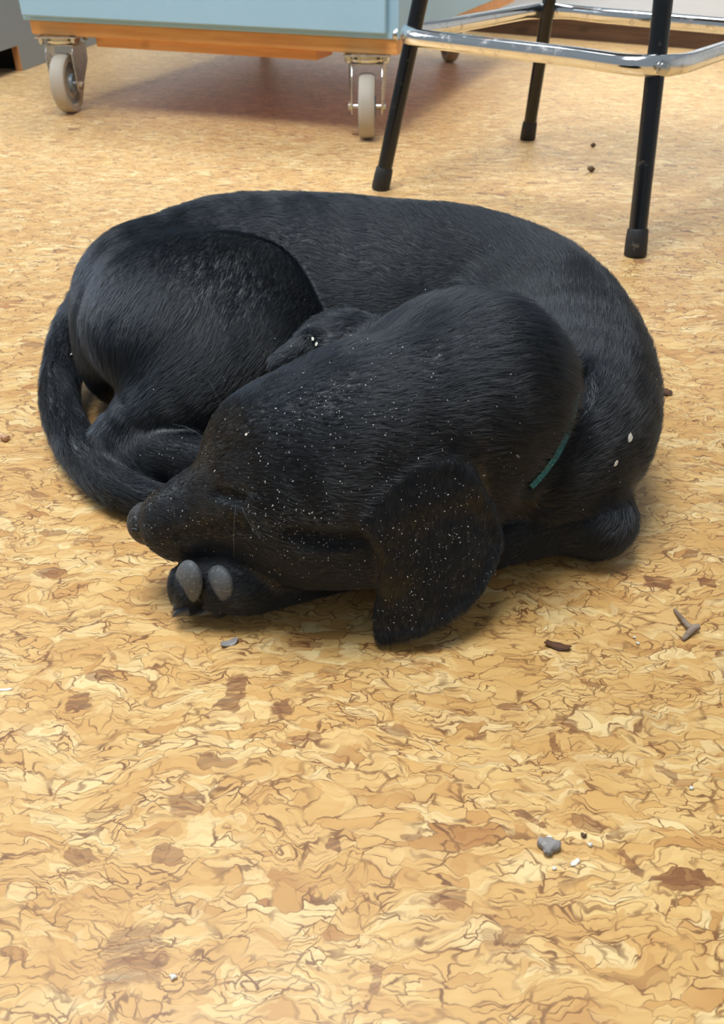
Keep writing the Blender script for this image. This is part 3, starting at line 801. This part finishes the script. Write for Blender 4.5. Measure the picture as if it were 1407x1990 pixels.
# long pale whiskers
WHISK = []
M['whisker'] = painted('whisker_hair', sl(84, 94, 104), 0.05, 0.3)
for pts in ((( 432, 800, .135), (424, 775, .150), (414, 752, .158), (404, 738, .160)), ((458, 985, .112), (455, 1015, .102), (454, 1050, .088), (455, 1086, .070)),
            ((470, 985, .112), (482, 1012, .104), (500, 1035, .094), (522, 1050, .085)), ((408, 862, .100), (385, 842, .108), (360, 829, .110), (335, 824, .108))):
    WHISK += [Vector(W(*p) * (1 - t) + W(*q) * t) for p, q in zip(pts, pts[1:]) for t in (0, .1, .2, .3, .4, .5, .6, .7, .8, .9, 1)]
    obj('whisker', bm_tube(bmesh.new(), [W(*p) for p in pts], [.00015, .00014, .00011, .00006], 6), M['whisker'], dog, smooth=True)

# ------------------------------------------------------------------ sawdust and chips lying on the coat
M['chip'] = painted('pale_chip', sl(232, 226, 212), 0.08, 0.7)
M['dust'] = painted('sawdust', sl(205, 205, 200), 0.10, 0.8)
def flake(bm, c, n, lx, ly, th, spin, jag=0.25):
    n = n.normalized(); x = n.orthogonal().normalized(); x = Quaternion(n, spin) @ x; y = n.cross(x)
    k = 6; top, bot = [], []
    for i in range(k):
        a = 2 * math.pi * i / k + random.uniform(-.3, .3); q = random.uniform(1 - jag, 1 + jag)
        p = c + x * (lx * q * math.cos(a)) + y * (ly * q * math.sin(a)) + n * (random.uniform(-.3, .3) * th)
        top.append(bm.verts.new(p + n * th)); bot.append(bm.verts.new(p))
    bm.faces.new(top); bm.faces.new(bot[::-1])
    for i in range(k): bm.faces.new((top[i], bot[i], bot[(i+1) % k], top[(i+1) % k]))
WHISK += [p + n * .0027 for p, n in cpts]
bm = bmesh.new()
for cx, cy, sx, sy, cnt in ((640, 760, 90, 70, 110), (560, 1040, 70, 45, 120), (830, 1060, 70, 80, 130), (470, 900, 60, 60, 45), (700, 900, 140, 110, 90),
                            (940, 780, 130, 110, 45), (1000, 940, 20, 40, 16), (340, 1010, 45, 35, 45), (770, 1150, 40, 50, 30), (1180, 800, 60, 160, 14), (330, 880, 40, 20, 12)):
    for _ in range(int(cnt * 1.7)):
        p, n = hit(random.gauss(cx, sx), random.gauss(cy, sy))
        if p is None or p.z < 0.008 or (p - Vector(NOSE)).length < .0185: continue
        s_ = random.choice((.00010, .00013, .00015, .00015, .0002, .0003)); l_ = s_ * random.uniform(1, 2.2)
        q = p + n * random.uniform(.0014, .0024)
        if (bvh.find_nearest(q)[3] or 0) < .0011 or any((q - w_).length < .0022 for w_ in WHISK): continue
        flake(bm, q, n + Vector((random.gauss(0, .3), random.gauss(0, .3), .2)), l_, s_, .0001, random.uniform(0, 6.28))
tag(obj('sawdust', bm, M['dust']), 'fine pale sawdust sprinkled over the head and ears of the sleeping black puppy', 'sawdust', kind='stuff')
CHIPS = [((1220, 851), .0032, .0022, 0.4, 'largest pale wood chip on the right flank of the puppy'),
         ((1193, 899), .0024, .0012, 0.2, 'narrow pale wood chip below the largest chip on the flank of the puppy'),
         ((607, 661), .0014, .0010, 0.9, 'upper of two tiny white chips at the folded far ear of the puppy'),
         ((614, 670), .0017, .0009, 0.3, 'lower of two tiny white chips at the folded far ear of the puppy'),
         ((137, 691), .0026, .0006, 0.6, 'curled white wood splinter on the upper tail of the puppy'),
         ((1003, 883), .0018, .0006, 1.5, 'small upright white splinter on the neck between ear and collar'),
         ((483, 846), .0010, .0008, 0.0, 'single round white crumb on the brow of the puppy')]
for (px, py), lx, ly, sp, lab in CHIPS:
    p, n = hit(px, py)
    if p is None: continue
    bm = bmesh.new(); q = Vector(p) + n * .0018
    flake(bm, Vector((0, 0, 0)), n, lx, ly, .0005, sp, 0.15)
    o = obj('wood_chip', bm, M['chip']); o.location = q
    tag(o, lab, 'wood chip', 'pale chips on the fur')

# ------------------------------------------------------------------ litter on the boards
M['bark'] = wood('bark', sl(112, 72, 44), sl(60, 38, 24), 2.0, 0, 0.8)
M['twig'] = wood('twig_wood', sl(172, 152, 134), sl(122, 102, 84), 2.0, 0, 0.8)
M['lint'] = matte('grey_lint', sl(150, 144, 140), sl(190, 184, 176), 300, 0.95)
M['crumb'] = painted('dark_crumb', sl(96, 72, 48), 0.2, 0.8)
M['pink'] = painted('pinkish_chip', sl(206, 160, 126), 0.1, 0.7)
def lump(name, px, py, r, sq, mat, label, cat, group=None, rough=0.3, seg=12):
    bm = bmesh.new(); bmesh.ops.create_icosphere(bm, subdivisions=3, radius=1.0)
    ph = [random.uniform(0, 6) for _ in range(6)]
    for v in bm.verts:
        c = v.co; k = 1 + rough * (math.sin(4 * c.x + ph[0]) * math.sin(3 * c.y + ph[1]) + .6 * math.sin(7 * c.z + ph[2]) * math.sin(8 * c.x + ph[3]))
        v.co = Vector((c.x * r[0] * k, c.y * r[1] * k, (c.z * k + .75) * r[2] * sq))
    lo_ = min(v.co.z for v in bm.verts)
    for v in bm.verts: v.co.z -= lo_
    o = obj(name, bm, mat, smooth=True); o.location = W(px, py); o.rotation_euler.z = random.uniform(-.3, .3)
    return tag(o, label, cat, group)
def slab(name, px, py, lx, ly, th, spin, mat, label, cat, group=None, curl=0.0):
    """thin splinter, split along its grain and a little curled"""
    bm = bmesh.new(); nx, ny = 10, 4; g = {}
    for i in range(nx + 1):
        u = i / nx * 2 - 1; w_ = (1 - .35 * abs(u) ** 3) * (1 + .12 * math.sin(5 * u + lx * 900))
        for j in range(ny + 1):
            v_ = j / ny * 2 - 1; z = curl * lx * (u * u) + .12 * ly * math.sin(3 * u + 2 * v_)
            for s in (0, 1): g[i, j, s] = bm.verts.new((u * lx + .15 * lx * v_ * random.uniform(.2, 1) * (abs(u) > .95), v_ * ly * w_, z + s * th))
    for i in range(nx):
        for j in range(ny):
            bm.faces.new((g[i,j,1], g[i+1,j,1], g[i+1,j+1,1], g[i,j+1,1])); bm.faces.new((g[i,j,0], g[i,j+1,0], g[i+1,j+1,0], g[i+1,j,0]))
    for i in range(nx):
        for j, f in ((0, 1), (ny, 0)):
            q = (g[i,j,0], g[i+1,j,0], g[i+1,j,1], g[i,j,1]); bm.faces.new(q if f else q[::-1])
    for j in range(ny):
        for i, f in ((0, 0), (nx, 1)):
            q = (g[i,j,0], g[i,j+1,0], g[i,j+1,1], g[i,j,1]); bm.faces.new(q if f else q[::-1])
    lo_ = min(v.co.z for v in bm.verts)
    for v in bm.verts: v.co.z -= lo_
    o = obj(name, bm, mat); auto_smooth(o, 45); o.location = W(px, py); o.rotation_euler.z = spin
    return tag(o, label, cat, group)
# forked shaving right of the ear
tw = bmesh.new()
bm_tube(tw, [W(1311, 1184, .0020), W(1322, 1198, .0032), W(1336, 1214, .0036), W(1344, 1222, .0030)], [.0010, .0016, .0019, .0022], 10)
bm_tube(tw, [W(1358, 1217, .0040), W(1348, 1220, .0036), W(1338, 1230, .0026), W(1327, 1243, .0014)], [.0022, .0024, .0021, .0012], 10)
org = Vector(W(1340, 1222)); bmesh.ops.translate(tw, vec=-org, verts=tw.verts)
lo_ = min(v.co.z for v in tw.verts); bmesh.ops.translate(tw, vec=(0, 0, -lo_), verts=tw.verts)
o = obj('twig', tw, M['twig'], smooth=True); o.location = (org.x, org.y, 0)
tag(o, 'forked grey brown twig on the board floor to the right of the puppy', 'twig')
slab('bark_chip', 1083, 1258, .0080, .0030, .0008, -.35, M['bark'], 'dark brown curled bark chip on the floor right of the ear tip', 'bark chip', curl=.25)
slab('bark_chip', 1292, 764, .0050, .0070, .0010, .3, M['bark'], 'brown bark flake beside the right shoulder of the puppy', 'bark chip', curl=.2)
slab('wood_shaving', 446, 1251, .0058, .0026, .0004, .45, M['lint'], 'small translucent grey wood shaving on the floor below the paw', 'wood shaving', curl=.35)
slab('wood_shaving', 1117, 1677, .0028, .0012, .0005, .6, M['chip'], 'pale cream wood shaving right of the grey lint ball', 'wood shaving', curl=.1)
slab('wood_shaving', 8, 1341, .0050, .0009, .0004, .1, M['chip'], 'thin white sliver of wood at the edge of the floor', 'wood shaving', curl=.05)
slab('wood_shaving', 691, 261, .0075, .0060, .0030, .4, M['pink'], 'pinkish wood shaving on the floor at the foot of a cart caster', 'wood shaving', curl=.2)
lump('lint_ball', 1066, 1650, (.0052, .0044, .0026), 1.0, M['lint'], 'grey fluffy ball of lint on the floor in front of the puppy', 'lint')
slab('wood_shaving', 1066, 1629, .0016, .0010, .0006, .5, M['chip'], 'tiny white chip touching the grey ball of lint', 'wood shaving')
for px, py, r, mat, lab in ((1134, 1626, .0013, 'crumb', 'black crumb on the floor just right of the grey lint ball'),
        (1146, 1644, .0011, 'chip', 'white crumb on the floor just below the black crumb near the lint'),
        (1077, 1689, .0009, 'chip', 'small white crumb on the floor below the grey lint ball'),
        (337, 1901, .0013, 'chip', 'white crumb beside a large dark strand low on the floor'),
        (1233, 1240, .0008, 'chip', 'upper of two close white crumbs between bark chip and twig'),
        (1239, 1252, .0010, 'chip', 'lower of two close white crumbs between bark chip and twig'),
        (1343, 1533, .0010, 'chip', 'white crumb on the bare floor below the forked twig'),
        (1148, 335, .0055, 'crumb', 'larger dark crumb on the floor under the bar stool'),
        (1152, 286, .0042, 'crumb', 'smaller dark crumb on the floor farther under the bar stool'),
        (10, 856, .0035, 'pink', 'orange brown crumb on the floor at the edge beside the tail')):
    lump('crumb', px, py, (r * 1.2, r, r * .8), 1.0, M[mat], lab, 'crumb', 'crumbs on the floor')
